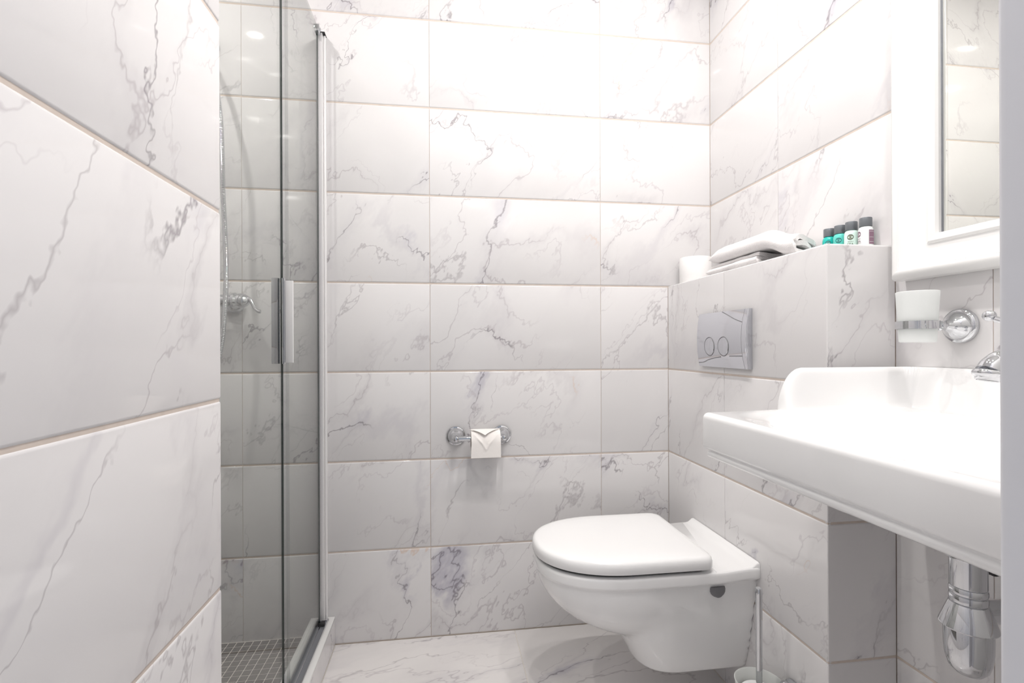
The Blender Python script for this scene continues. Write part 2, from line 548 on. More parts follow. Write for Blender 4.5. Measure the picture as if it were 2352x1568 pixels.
# ------------------------------------------------------------------ shower screen and door
XG = -0.400
ZG0, ZG1 = ZK + 0.012, 2.020
def pane(root, x, y0, y1, z0, z1, th=0.0042, edge_far=True, edge_near=False):
    a, b = x - th/2, x + th/2
    g = child('pane', box(a, b, y0 + 0.001, y1 - 0.003, z0, z1), 'glass', root, smooth=False)
    if edge_far: child('pane_edge', bevelled(a - 0.0003, b + 0.0003, y1 - 0.003, y1 + 0.0006, z0, z1, 0.0002, 1), 'glass_edge', root, smooth=False, label='dark green polished glass edge')
    return g
scr = tag(empty('shower_screen', (XG, 1.5, ZK)), 'fixed clear glass shower panel in chrome wall profile on the kerb', 'shower screen')
XP = -0.3928
pane(scr, XP, 1.345, 1.6820, ZG0, ZG1)
child('seal_strip', join(box(XP - 0.004, XP - 0.0028, 1.6850, 1.7065, ZG0, ZG1 - 0.004), box(XP + 0.0028, XP + 0.004, 1.6850, 1.7065, ZG0, ZG1 - 0.004), box(XP - 0.0028, XP + 0.0028, 1.698, 1.6992, ZG0, ZG1 - 0.004)), 'clear_seal', scr, smooth=False, label='clear plastic seal')
child('wall_profile', join(bevelled(XP - 0.009, XP - 0.005, 1.708, D - 0.0003, ZK, ZG1, 0.0008, 1), bevelled(XP + 0.005, XP + 0.009, 1.708, D - 0.0003, ZK, ZG1, 0.0008, 1),
      bevelled(XP - 0.0092, XP + 0.0092, 1.7075, 1.7095, ZK, ZG1, 0.0006, 1), bevelled(XP - 0.009, XP + 0.009, 1.731, D - 0.0002, ZK, ZG1, 0.0008, 1), bevelled(XP + 0.009, XP + 0.0165, 1.722, D - 0.0003, ZK, ZG1, 0.0025, 3)), 'bright_profile', scr)
child('profile_cap', join(bevelled(XP - 0.010, XP + 0.0175, 1.706, D - 0.0003, ZG1, ZG1 + 0.003, 0.0008, 1)), 'rubber_dark', scr)
child('corner_clamp', join(bevelled(XP - 0.008, XP + 0.008, 1.672, 1.700, ZG1 - 0.016, ZG1 + 0.006, 0.002, 2), lathe([(0.004, -0.009), (0.006, -0.007), (0.006, 0.009), (0.003, 0.011)], 16, 'x', (XP, 1.686, ZG1 - 0.004))), 'chrome', scr)
child('bottom_track', join(bevelled(-0.4035, -0.3995, YL + 0.02, 1.716, ZK, ZK + 0.010, 0.001, 2), bevelled(-0.3905, -0.3875, YL + 0.02, 1.716, ZK, ZK + 0.004, 0.001, 2), bevelled(-0.3735, -0.3705, YL + 0.02, 1.716, ZK, ZK + 0.006, 0.001, 2), bevelled(-0.4035, -0.3705, 1.703, 1.716, ZK, ZK + 0.0065, 0.002, 2)), 'aluminium', scr)
child('track_channel', box(-0.3996, -0.3730, YL + 0.02, 1.705, ZK, ZK + 0.0018), 'track_grey', scr, smooth=False)
child('end_stop', bevelled(-0.396, -0.376, 1.672, 1.690, ZK + 0.0018, ZK + 0.012, 0.003, 2), 'rubber_dark', scr)

dr = tag(empty('shower_door', (XG, 1.1, ZK)), 'sliding clear glass shower door with chrome pull handle', 'shower door')
XD = -0.4065
pane(dr, XD + 0.0065, 0.880, 1.3366, ZG0, ZG1)
XD = -0.400
child('seal_strip', join(box(XD - 0.0045, XD - 0.0032, 1.338, 1.374, ZG0, ZG1), box(XD + 0.0032, XD + 0.0045, 1.338, 1.380, ZG0, ZG1), box(XD - 0.0032, XD + 0.0032, 1.378, 1.380, ZG0, ZG1)), 'clear_seal', dr, smooth=False, label='clear plastic seal')
hb = child('handle', join(bevelled(-0.4200, -0.4040, 1.318, 1.334, 0.9505, 1.1656, 0.0012, 2), bevelled(-0.3968, -0.3905, 1.322, 1.334, 0.9505, 1.1656, 0.0010, 2)), 'chrome', dr)
child('grip_plate', bevelled(-0.3905, -0.3712, 1.328, 1.334, 0.9530, 1.1600, 0.0010, 2), 'bright_profile', hb)
child('handle_gasket', bevelled(-0.3972, -0.3955, 1.329, 1.3345, 0.9505, 1.1656, 0.0004, 1), 'rubber_dark', hb)
child('roller', join(*[lathe([(0.004, -0.010), (0.011, -0.008), (0.011, 0.008), (0.004, 0.010)], 20, 'x', (XD, y, ZK + 0.014)) for y in (0.93,)]), 'track_grey', dr)
child('roller', join(*[lathe([(0.004, -0.010), (0.011, -0.008), (0.011, 0.008), (0.004, 0.010)], 20, 'x', (XD, y, ZK + 0.014)) for y in (1.28,)]), 'track_grey', dr)

# ------------------------------------------------------------------ shower mixer and hose
YM, ZM = D - 0.060, 1.139
mx = tag(empty('shower_mixer', (-0.74, D, ZM)), 'chrome shower mixer with curved lever on the shower wall', 'faucet')
child('body', lathe([(0.014, -0.845), (0.019, -0.838), (0.019, -0.652), (0.0175, -0.650)], 32, 'x', (0, YM, ZM)), 'chrome', mx)
for x in (-0.815, -0.665):
    child('wall_flange', lathe([(0.012, -0.050), (0.013, -0.030), (0.020, -0.024), (0.031, -0.010), (0.032, -0.0004)], 32, 'y', (x, D, ZM - 0.005)), 'chrome', mx)
lv = child('lever_head', lathe([(0.0175, -0.652), (0.024, -0.648), (0.0255, -0.640), (0.0215, -0.634), (0.0235, -0.628), (0.0230, -0.618), (0.017, -0.606), (0.010, -0.599), (0.003, -0.596)], 32, 'x', (0, YM, ZM)), 'chrome', mx)
pth = catmull([(-0.602, YM - 0.004, ZM + 0.006), (-0.594, YM - 0.006, ZM + 0.001), (-0.586, YM - 0.008, ZM - 0.012), (-0.580, YM - 0.010, ZM - 0.024), (-0.570, YM - 0.012, ZM - 0.033), (-0.562, YM - 0.012, ZM - 0.0345)], 5)
n_ = len(pth)
child('lever', tube(pth, [0.0075 - 0.0018 * math.sin(PI * i / (n_ - 1)) - 0.001 * i / n_ for i in range(n_)], 14), 'chrome', lv)
child('hose_outlet', lathe([(0.011, ZM - 0.040), (0.011, ZM - 0.030), (0.009, ZM - 0.017)], 20, 'z', (-0.765, YM, 0)), 'chrome', mx)
hp = catmull([(-0.735, D - 0.055, 1.960), (-0.690, D - 0.100, 1.860), (-0.658, D - 0.120, 1.678), (-0.6517, D - 0.120, 1.462), (-0.6438, D - 0.120, 1.252), (-0.6467, D - 0.120, 1.121),
              (-0.6594, D - 0.120, 0.989), (-0.690, D - 0.110, 0.890), (-0.730, D - 0.085, 0.890), (-0.760, D - 0.062, 0.990), (-0.765, YM, ZM - 0.040)], 75)
def resample(P, step):
    out = [P[0]]; acc = 0.0
    for a, b in zip(P[:-1], P[1:]):
        L_ = (b - a).length; q = step - acc
        while q <= L_:
            out.append(a.lerp(b, q / L_)); q += step
        acc = (acc + L_) % step
    return out
hp = resample(hp, 0.0013)
hs = tag(empty('shower_hose', (-0.70, D - 0.1, 1.1)), 'ribbed metal shower hose hanging in a long loop', 'hose')
child('hose', tube(hp, [0.0078 if (i % 4) < 2 else 0.0066 for i in range(len(hp))], 10), 'chrome', hs, angle=80)
child('hose_nut', lathe([(0.009, ZM - 0.062), (0.010, ZM - 0.058), (0.010, ZM - 0.0402)], 16, 'z', (-0.765, YM, 0)), 'chrome', hs)
child('wall_elbow', join(lathe([(0.010, -0.056), (0.011, -0.030), (0.027, -0.010), (0.028, -0.0004)], 28, 'y', (-0.735, D, 1.960))), 'chrome', hs)

# ------------------------------------------------------------------ toilet
YT = 1.380
tl = tag(empty('toilet', (XB, YT, 0.25)), 'white wall-hung toilet with closed D-shaped lid', 'toilet')
def d_outline(t0, t1, hw, tc, n=40, e=2.25, back_r=0.0):
    """D shape in (t, s): straight sides from t0 to tc, rounded front to t1"""
    pts = []
    for k in range(n + 1):
        a = -PI/2 + PI * k / n
        c, s = math.cos(a), math.sin(a)
        pts.append((tc + (t1 - tc) * abs(c) ** (2/e), hw * math.copysign(abs(s) ** (2/e), s)))
    if back_r:
        m = 6
        L1 = [(t0 + back_r * (1 - math.sin(PI/2 * k / m)), hw - back_r * (1 - math.cos(PI/2 * k / m))) for k in range(m + 1)]
        pts += L1
        pts += [(t, -s) for t, s in reversed(L1)]
    else:
        pts += [(t0, hw), (t0, -hw)]
    return pts
def loft(rings, cap0=True, cap1=True):
    n = len(rings[0]); V, Fc = [], []
    for r_ in rings: V += r_
    for i in range(len(rings) - 1):
        for k in range(n):
            k2 = (k + 1) % n
            Fc.append((i*n+k, i*n+k2, (i+1)*n+k2, (i+1)*n+k))
    if cap0: Fc.append(tuple(range(n)))
    if cap1: Fc.append(tuple((len(rings)-1)*n + k for k in range(n)))
    return V, Fc
def tw(pts, z, slope=0.0):
    return [(XB - t, YT + s, z + slope * t) for t, s in pts]
def d_ring(inset, z, t0=0.125, t1=0.569, hw=0.182, tc=0.335):
    return tw(d_outline(t0 + inset, t1 - inset, hw - inset, tc, 44, 2.2, 0.030), z)
# lid with softened rim and slightly domed top
child('lid', loft([d_ring(0.006, 0.4175), d_ring(0.002, 0.4182), d_ring(0.000, 0.4205), d_ring(0.000, 0.4360), d_ring(0.0012, 0.4425), d_ring(0.0045, 0.4475), d_ring(0.010, 0.4500), d_ring(0.020, 0.4514), d_ring(0.045, 0.4524), d_ring(0.080, 0.4528)]), 'plastic_white', tl, angle=50)
child('seat_gap_shade', loft([d_ring(0.016, 0.4080, hw=0.178), d_ring(0.012, 0.4100, hw=0.178), d_ring(0.012, 0.4165, hw=0.178), d_ring(0.018, 0.4174, hw=0.178)]), 'rubber_dark', tl, angle=50)  # hidden seat coloured near black to paint the shaded gap under the lid
for s in (-0.075, 0.075):
    child('hinge', lathe([(0.009, -0.018), (0.011, -0.016), (0.011, 0.016), (0.009, 0.018)], 20, 'y', (XB - 0.118, YT + s, 0.424)), 'plastic_white', tl)

def sm(x):
    x = max(0.0, min(1.0, x)); return x * x * (3 - 2 * x)
def toilet_ring(z, rim=False):
    """polar slice about t = 0.20"""
    n = 288
    tcn = 0.20
    out = []
    RIM0 = 0.378
    # bowl: D outline shrinking downwards
    q = max(0.0, min(1.0, (RIM0 - z) / 0.200))
    kf = max(0.0, 1 - q ** 1.9) ** 0.55
    ks = max(0.0, 1 - q ** 2.2) ** 0.55
    # pedestal
    p = max(0.0, min(1.0, (z - 0.088) / 0.13))
    tp = 0.270 + 0.068 * p ** 0.8
    wz = max(0.0, min(1.0, (z - 0.088) / 0.29))
    wp = 0.092 + 0.071 * wz ** 0.62
    for k in range(n):
        a = 2 * PI * k / n
        c, s = math.cos(a), math.sin(a)
        best = 0
        if rim:
            ht, hs_ = 0.566 - 0.335, 0.178
        # bowl radius by marching
        def inside_bowl(r_):
            t, y = tcn + r_ * c, r_ * s
            if rim:
                tc_, t1_, hw_ = 0.335, 0.566, 0.178
            else:
                if kf <= 0.02: return False
                hw_ = (0.150 + 0.022 * sm((t - 0.16) / 0.16)) * ks
                t1_ = 0.20 + (0.560 - 0.20) * kf
                tc_ = min(0.335, t1_ - 0.01) * 1.0
                tc_ = 0.20 + 0.135 * kf
                if t < 0.13 and not rim: return abs(y) < hw_ and t > 0.0
            if t < 0: return False
            if t <= tc_: return abs(y) <= hw_
            if t >= t1_: return False
            return (abs(y) / hw_) ** 2.25 + ((t - tc_) / (t1_ - tc_)) ** 2.25 <= 1
        def inside_ped(r_):
            t, y = tcn + r_ * c, r_ * s
            if t < 0 or t > tp: return False
            tc_ = tp - 0.115
            if t <= tc_: return abs(y) <= wp
            return (abs(y) / wp) ** 2.6 + ((t - tc_) / (tp - tc_)) ** 2.6 <= 1
        def solve(fn):
            if not fn(0.0005): return 0.0
            lo, hi = 0.0005, 0.45
            for _ in range(22):
                mid = (lo + hi) / 2
                if fn(mid): lo = mid
                else: hi = mid
            return lo
        rb = solve(inside_bowl)
        rp = 0.0 if rim else solve(inside_ped)
        # smooth union
        kk = 0.018
        if rb > 0 and rp > 0:
            h = max(kk - abs(rb - rp), 0) / kk
            r_ = max(rb, rp) + h * h * kk * 0.25
        else: r_ = max(rb, rp)
        if c < 0: r_ = min(r_, tcn / -c)
        out.append((tcn + r_ * c, r_ * s))
    return out
rings = []
for z, g in [(0.1050, 1.0), (0.1052, 0.62), (0.1065, 0.36), (0.1095, 0.17), (0.1140, 0.05), (0.119, 0), (0.124, 0), (0.131, 0), (0.14, 0), (0.155, 0), (0.165, 0), (0.172, 0), (0.1765, 0), (0.180, 0), (0.184, 0), (0.190, 0), (0.198, 0), (0.21, 0), (0.225, 0), (0.24, 0), (0.26, 0), (0.28, 0), (0.30, 0), (0.32, 0), (0.34, 0), (0.355, 0), (0.366, 0), (0.374, 0)]:
    pts = toilet_ring(z)
    if g:
        pts = [(0.11 + (t - 0.11) * (1 - 0.22 * g) if t > 0.001 else 0.0, s * (1 - 0.24 * g)) for t, s in pts]
    rings.append([(XB - t, YT + s, z) for t, s in pts])
def scaled(pts, k):
    return [(t if t < 0.002 else (0.20 + (t - 0.20) * k), s * k) for t, s in pts]
R0 = toilet_ring(0.39, True)
for k, z in ((0.985, 0.3775), (0.998, 0.3800), (1.0, 0.3840), (1.0, 0.3990), (0.995, 0.4045), (0.985, 0.4068)):
    rings.append([(XB - t, YT + s, z + 0.006 * sm((0.12 - t) / 0.10)) for t, s in scaled(R0, k)])
child('bowl', loft(rings), 'porcelain', tl, angle=55)
# raised lip where the pan meets the wall
lipp = [(0.0004, 0.400), (0.0004, 0.4230), (0.003, 0.4262), (0.008, 0.4255), (0.014, 0.4205), (0.022, 0.4150), (0.034, 0.4128), (0.120, 0.4080), (0.120, 0.400)]
V, Fc = [], []
for s in (-0.1755, -0.174, -0.170, 0.170, 0.174, 0.1755):
    e_ = 0.004 if abs(s) > 0.175 else (0.001 if abs(s) > 0.172 else 0.0)
    V += [(XB - t, YT + s, z - (e_ if z > 0.405 else 0)) for t, z in lipp]
n = len(lipp)
for i in range(5):
    for k in range(n):
        k2 = (k + 1) % n
        Fc.append((i*n+k, i*n+k2, (i+1)*n+k2, (i+1)*n+k))
Fc += [tuple(range(n)), tuple(5*n + k for k in range(n))]
child('rear_deck', (V, Fc), 'porcelain', tl, angle=50)
# grey cover cap of the side fixing
cp = []
for z, wd_ in ((0.3655, 0.019), (0.360, 0.0205), (0.352, 0.020), (0.345, 0.0165), (0.3405, 0.011), (0.3385, 0.004)):
    cp.append([(XB - 0.112 - wd_, YT - 0.1475, z), (XB - 0.112 - wd_, YT - 0.1640, z), (XB - 0.112 - wd_ * 0.7, YT - 0.1670, z), (XB - 0.112 + wd_ * 0.7, YT - 0.1670, z), (XB - 0.112 + wd_, YT - 0.1640, z), (XB - 0.112 + wd_, YT - 0.1475, z)])
child('fixing_cap', loft(cp), 'cap_grey', tl, label='dark grey plastic fixing cap')

# ------------------------------------------------------------------ flush plate
fp = tag(empty('flush_plate', (XB, 1.363, 1.010)), 'satin chrome dual flush plate on the tiled boxing', 'flush plate')
Y0, Y1, Z0, Z1 = 1.2345, 1.4930, 0.9285, 1.0915
def bulge(z):
    q = (z - (Z0 + Z1)/2) / ((Z1 - Z0)/2)
    return 0.012 + 0.0075 * (1 - q * q)
def plate_sheet(y0, y1, x_in=0.0, lift=0.0, m=14):
    rr = []
    for k in range(m + 1):
        z = Z0 + (Z1 - Z0) * k / m
        x = XB - bulge(z) - lift
        rr.append([(XB - 0.0002, y0, z), (XB - 0.0002, y1, z), (x + 0.0015, y1, z), (x, y1 - 0.0015, z), (x, y0 + 0.0015, z), (x + 0.0015, y0, z)])
    return loft(rr)
child('plate', plate_sheet(Y0 + 0.0002, Y1), 'chrome_satin', fp, angle=25)
def on_plate(y, z, off=0.0):
    return (XB - bulge(z) - off, y, z)
def groove(pts, wd_=0.0011):
    P = catmull([(0, y, z) for y, z in pts], 6)
    V, Fc = [], []
    for i, p in enumerate(P):
        t = (P[min(i+1, len(P)-1)] - P[max(i-1, 0)]).normalized()
        nn = Vector((0, -t.z, t.y))
        for q, o_ in ((-1, 0.0002), (-0.3, 0.0006), (0.3, 0.0006), (1, 0.0002)):
            V.append(on_plate(p.y + nn.y * wd_ * q, p.z + nn.z * wd_ * q, o_))
    for i in range(len(P) - 1):
        for k in range(3): Fc.append((i*4+k, i*4+k+1, (i+1)*4+k+1, (i+1)*4+k))
    return V, Fc
for pts in ([(1.360, 1.0905), (1.330, 1.0800), (1.290, 1.0655), (1.253, 1.0555)],
            [(1.4905, 0.9400), (1.460, 0.9420), (1.430, 0.9500), (1.395, 0.9560), (1.360, 0.9600)],
            [(1.316, 0.9630), (1.290, 0.9635), (1.253, 0.9640)]):
    child('groove', groove(pts), 'cap_grey', fp)
    child('groove_rim', groove([(y, z - 0.0016) for y, z in pts], 0.0006), 'chrome', fp)
# curved end piece on the near side
rr = []
for k in range(15):
    z = Z0 + (Z1 - Z0) * k / 14
    q = (z - (Z0 + Z1)/2) / ((Z1 - Z0)/2)
    ye = 1.2465 + 0.007 * (1 - q * q)
    x = XB - bulge(z)
    rr.append([(x + 0.004, Y0, z), (x - 0.0010, Y0 + 0.0015, z), (x - 0.0012, ye, z), (x + 0.0008, ye + 0.0008, z), (x + 0.004, ye, z)])
child('end_piece', loft(rr), 'chrome_satin', fp, angle=25)
child('groove', groove([(1.2475 + 0.007 * (1 - q * q) + 0.001, (Z0 + Z1)/2 + q * (Z1 - Z0)/2) for q in (-0.99, -0.6, -0.2, 0.2, 0.6, 0.99)], 0.0008), 'cap_grey', fp)
for yb in (1.4190, 1.3440):
    zb, rb = 0.9900, 0.0272
    V, Fc = [], []
    n = 48
    for r_, o_ in ((rb + 0.0016, 0.0001), (rb + 0.0010, 0.0008), (rb - 0.0002, 0.0008), (rb - 0.0010, 0.0001)):
        V += [on_plate(yb + r_ * math.cos(2*PI*k/n), zb + r_ * math.sin(2*PI*k/n), o_) for k in range(n)]
    for i in range(3):
        for k in range(n): Fc.append((i*n+k, i*n+(k+1) % n, (i+1)*n+(k+1) % n, (i+1)*n+k))
    bt_ring = child('button_gap', (V, Fc), 'cap_grey', fp)
    V, Fc = [], []
    for r_, o_ in ((rb - 0.0008, 0.0002), (rb - 0.0018, 0.0010), (rb - 0.010, 0.0004), (0.001, 0.0)):
        V += [(XB - bulge(zb) - o_ + (bulge(zb) - bulge(zb + r_ * math.sin(2*PI*k/n))) * 0.8, yb + r_ * math.cos(2*PI*k/n), zb + r_ * math.sin(2*PI*k/n)) for k in range(n)]
    for i in range(3):
        for k in range(n): Fc.append((i*n+k, i*n+(k+1) % n, (i+1)*n+(k+1) % n, (i+1)*n+k))
    child('button', (V, Fc), 'chrome_satin', fp)

# ------------------------------------------------------------------ paper holder with roll
ph = tag(empty('toilet_paper_holder', (0.126, D, 0.686)), 'chrome toilet paper holder with two round flanges', 'paper holder')
ZH = 0.686
flange = [(0.006, -0.075), (0.0082, -0.0735), (0.0085, -0.052), (0.0075, -0.050), (0.0075, -0.040), (0.0095, -0.036), (0.012, -0.031), (0.0135, -0.028), (0.0165, -0.0245), (0.0185, -0.022), (0.024, -0.016), (0.0265, -0.0115), (0.0275, -0.0095), (0.0315, -0.0080), (0.0328, -0.005), (0.0328, -0.0004)]
for x in (0.047, 0.2056):
    child('wall_flange', lathe(flange, 40, 'y', (x, D, ZH)), 'chrome', ph, angle=40)
YR = D - 0.062
child('bar', lathe([(0.0068, 0.053), (0.0085, 0.0545), (0.0085, 0.1985), (0.0068, 0.200)], 24, 'x', (0, YR, ZH)), 'chrome', ph)
tp = tag(empty('toilet_paper', (0.143, YR, ZH - 0.014)), 'part-used toilet paper roll hanging on the chrome holder', 'toilet paper')
zr = ZH - 0.0115
xr0, xr1 = 0.0955, 0.1905
V1 = lathe([(0.020, xr0), (0.0385, xr0), (0.0392, xr0 + 0.001), (0.0392, xr1 - 0.001), (0.0385, xr1), (0.020, xr1), (0.020, xr0)], 56, 'x', (0, YR, zr), caps=False)
child('roll', V1, 'paper', tp, angle=50)
child('core', lathe([(0.0200, xr0 + 0.0005), (0.0200, xr1 - 0.0005), (0.0192, xr1 - 0.0005), (0.0192, xr0 + 0.0005), (0.0200, xr0 + 0.0005)], 40, 'x', (0, YR, zr), caps=False), 'cardboard', tp)
# loose end: over the top, down the front, pinched into a point at the top
def sheet_pt(u, v):
    """u across (-1..1), v along (0 behind the top, 1 lower edge)"""
    Rr = 0.0418
    arc = 0.72
    if v < arc:
        a = math.radians(112 - 112 * v / arc)
        y, z = YR - Rr * math.cos(a), zr + Rr * math.sin(a)
        ny_s, nz_s = -math.cos(a), math.sin(a)
    else:
        q = (v - arc) / (1 - arc)
        y, z = YR - Rr - 0.0010 * q, zr - 0.0455 * q
        ny_s, nz_s = -1.0, 0.0
    f_ = (v - 0.36) / 0.46
    h = 0.0
    if f_ > 0:
        d = abs(u) - (1.0 - f_)
        h = 0.0026 * math.exp(-(d / 0.10) ** 2) * sm(f_ * 4) * sm((1.25 - f_) * 4)
        if d < 0: h -= 0.0012 * sm(f_ * 3)
    x = (xr0 + xr1) / 2 + u * ((xr1 - xr0) / 2 + 0.0006 + 0.0016 * sm((v - 0.7) / 0.3) * (1 if u < 0 else 0.2))
    return (x, y + ny_s * h, z + nz_s * h)
NU, NV = 40, 48
V, Fc = [], []
for i in range(NV + 1):
    for k in range(NU + 1):
        V.append(sheet_pt(-1 + 2 * k / NU, i / NV))
for i in range(NV):
    for k in range(NU):
        a = i * (NU + 1) + k
        Fc.append((a, a + 1, a + NU + 2, a + NU + 1))
m_ = len(V)
V += [(x, y + 0.0003, z - 0.0003) for x, y, z in V]
Fc += [tuple(m_ + q for q in reversed(f)) for f in Fc]
child('loose_sheet', (V, Fc), 'paper', tp, angle=60)
# pointed flap folded forward on the top
xm = (xr0 + xr1) / 2 - 0.004
rows_ = []
for k in range(9):
    q = k / 8
    a = (xr0 - 0.009 + (xm - xr0 + 0.009) * q, YR - 0.014 - 0.0285 * q, zr + 0.0440 - 0.0150 * q ** 2.0)
    b = (xr1 + 0.001 + (xm - xr1 - 0.001) * q, YR - 0.010 - 0.0325 * q, zr + 0.0440 - 0.0150 * q ** 2.0)
    rows_.append([a, b, (b[0], b[1], b[2] - 0.0006), (a[0], a[1], a[2] - 0.0006)])
child('folded_flap', loft(rows_), 'paper', tp, angle=40)

# spare roll standing on the boxing
sr = tag(empty('toilet_paper', (0.893, 1.672, ZTOP)), 'full spare toilet paper roll standing on the ledge corner', 'toilet paper')
child('roll', lathe([(0.020, ZTOP + 0.0003), (0.0525, ZTOP + 0.0003), (0.0535, ZTOP + 0.002), (0.0538, ZTOP + 0.050), (0.0535, ZTOP + 0.090), (0.0525, ZTOP + 0.092), (0.020, ZTOP + 0.092), (0.020, ZTOP + 0.0003)], 56, 'z', (0.893, 1.672, 0), caps=False), 'paper_bright', sr, angle=50)
child('core', lathe([(0.020, ZTOP + 0.001), (0.020, ZTOP + 0.0915), (0.0192, ZTOP + 0.0915), (0.0192, ZTOP + 0.001), (0.020, ZTOP + 0.001)], 40, 'z', (0.893, 1.672, 0), caps=False), 'cardboard', sr)

# ------------------------------------------------------------------ towels
def strip(center, half):
    """thick ribbon outline (X, Z) around a centre line"""
    P = catmull([(x, 0, z) for x, z in center], 8)
    Lf, Rt = [], []
    m = len(P)
    for i, p in enumerate(P):
        t = (P[min(i+1, m-1)] - P[max(i-1, 0)]).normalized()
        nn = Vector((-t.z, 0, t.x))
        h = half
        Lf.append((p.x + nn.x * h, p.z + nn.z * h)); Rt.append((p.x - nn.x * h, p.z - nn.z * h))
    def endcap(i, sgn):
        p = P[i]; t = (P[min(i+1, m-1)] - P[max(i-1, 0)]).normalized() * sgn
        nn = Vector((-t.z, 0, t.x))
        return [(p.x + (t.x * math.sin(a) + nn.x * math.cos(a)) * half, p.z + (t.z * math.sin(a) + nn.z * math.cos(a)) * half) for a in (PI*0.25, PI*0.5, PI*0.75)]
    return Lf + endcap(m - 1, 1) + list(reversed(Rt)) + endcap(0, -1)
def towel(root, center, half, y0, y1, zfun, xfun=None, n=34, shear=0.0):
    out = strip(center, half)
    cz = sum(z for _, z in out) / len(out); cx_ = sum(x for x, _ in out) / len(out)
    zmin = min(z for _, z in out)
    rr = []
    for i in range(n + 1):
        u = i / n
        y = y0 + (y1 - y0) * u
        # rounded far end: layers close up
        e_ = 1.0
        if u > 0.86:
            q = (u - 0.86) / 0.14; e_ = math.sqrt(max(0.0, 1 - q ** 2.2)) * 0.92 + 0.08
        if u < 0.03: e_ = 0.93 + 0.07 * (u / 0.03)
        ring = []
        for j, (x, z) in enumerate(out):
            wob = 0.0012 * math.sin(17 * y + 0.9 * j * 0.2) + 0.0008 * math.sin(61 * y + j * 0.35)
            dz = zfun(y, u)
            ring.append((cx_ + (x - cx_) * (0.94 + 0.06 * e_) + (xfun(y, u) if xfun else 0), y + shear * (x - 0.84) * (1 - u) + 0.004 * math.sin(j * 0.21) * (1 if u < 0.04 else 0), zmin + (z - zmin) * e_ + (1 - e_) * 0.012 + dz + max(0.0, wob)))
        rr.append(ring)
    V_, F_ = loft(rr, False, False)
    m = (len(out) - 6) // 2
    for base in (0, n * len(out)):
        for q in range(m - 1):
            F_.append((base + q, base + q + 1, base + 2*m + 2 - (q + 1), base + 2*m + 2 - q))
        F_.append((base + m - 1, base + m, base + m + 1, base + m + 2, base + m + 3))
        F_.append((base + 2*m + 2, base + 2*m + 3, base + 2*m + 4, base + 2*m + 5, base))
    return V_, F_
tA = tag(empty('towel', (0.90, 1.33, ZTOP)), 'white terry towel folded flat, lowest on the ledge', 'towel', 'folded towels')
zb = ZTOP + 0.0056
cA = [(0.850, zb + 0.0225), (0.900, zb + 0.0235), (0.950, zb + 0.0225), (0.9635, zb + 0.0115), (0.950, zb + 0.0005), (0.905, zb), (0.850, zb), (0.8375, zb + 0.0055), (0.848, zb + 0.0112), (0.900, zb + 0.0118), (0.942, zb + 0.0115)]
child('cloth', towel(tA, cA, 0.0052, 1.240, 1.500, lambda y, u: 0.0, shear=0.3), 'towel', tA, angle=70)
tB = tag(empty('towel', (0.90, 1.27, ZTOP)), 'white terry towel in loose thick folds lying on the flat towel', 'towel', 'folded towels')
def drape(y, u):
    return 0.0305 * sm((y - 1.115) / 0.110) - 0.0305 + 0.0015 * (1 + math.sin((y - 1.1) * 8))
zt = ZTOP + 0.0385
cB = [(0.850, zt + 0.0310), (0.880, zt + 0.0420), (0.915, zt + 0.0390), (0.945, zt + 0.0335), (0.960, zt + 0.0265), (0.952, zt + 0.0190), (0.925, zt + 0.0210), (0.890, zt + 0.0265), (0.862, zt + 0.0230), (0.8455, zt + 0.0245), (0.8395, zt + 0.0135), (0.848, zt + 0.0020), (0.885, zt + 0.0030), (0.925, zt + 0.0040), (0.950, zt + 0.0030)]
child('cloth', towel(tB, cB, 0.0062, 1.100, 1.482, drape, shear=0.62), 'towel', tB, angle=70)

# ------------------------------------------------------------------ little bottles
def text_mesh(s, size):
    cu = bpy.data.curves.new('t', 'FONT'); cu.body = s; cu.size = size; cu.align_x = 'CENTER'
    ob = bpy.data.objects.new('t', cu); C.objects.link(ob)
    bpy.context.view_layer.update()
    dg = bpy.context.evaluated_depsgraph_get()
    me = bpy.data.meshes.new_from_object(ob.evaluated_get(dg))
    V = [tuple(v.co) for v in me.vertices]; Fc = [tuple(p.vertices) for p in me.polygons]
    bpy.data.objects.remove(ob); bpy.data.curves.remove(cu); bpy.data.meshes.remove(me)
    return V, Fc
def wrap(vf, r, ang, zc, off=0.0003):
    """flat (x, y) print laid round a cylinder, facing angle ang"""
    V = []
    for x, y, *_ in vf[0]:
        a = ang + x / r
        V.append(((r + off) * math.cos(a), (r + off) * math.sin(a), zc + y))
    return V, vf[1]
def disc2d(r0, r1, n=28):
    if r0 <= 0:
        return [(r1 * math.cos(2*PI*k/n), r1 * math.sin(2*PI*k/n), 0) for k in range(n)] + [(0, 0, 0)], [(k, (k+1) % n, n) for k in range(n)]
    V = [(r * math.cos(2*PI*k/n), r * math.sin(2*PI*k/n), 0) for r in (r0, r1) for k in range(n)]
    return V, [(k, (k+1) % n, n + (k+1) % n, n + k) for k in range(n)]
def rect2d(x0, x1, y0, y1, m=8):
    V = [(x0 + (x1 - x0) * k / m, y, 0) for k in range(m + 1) for y in (y0, y1)]
    return V, [(2*k, 2*k+2, 2*k+3, 2*k+1) for k in range(m)]
FRESH, SPA, KIND = text_mesh('FRESH', 0.0042), text_mesh('SPA', 0.0078), text_mesh('natural', 0.0040)
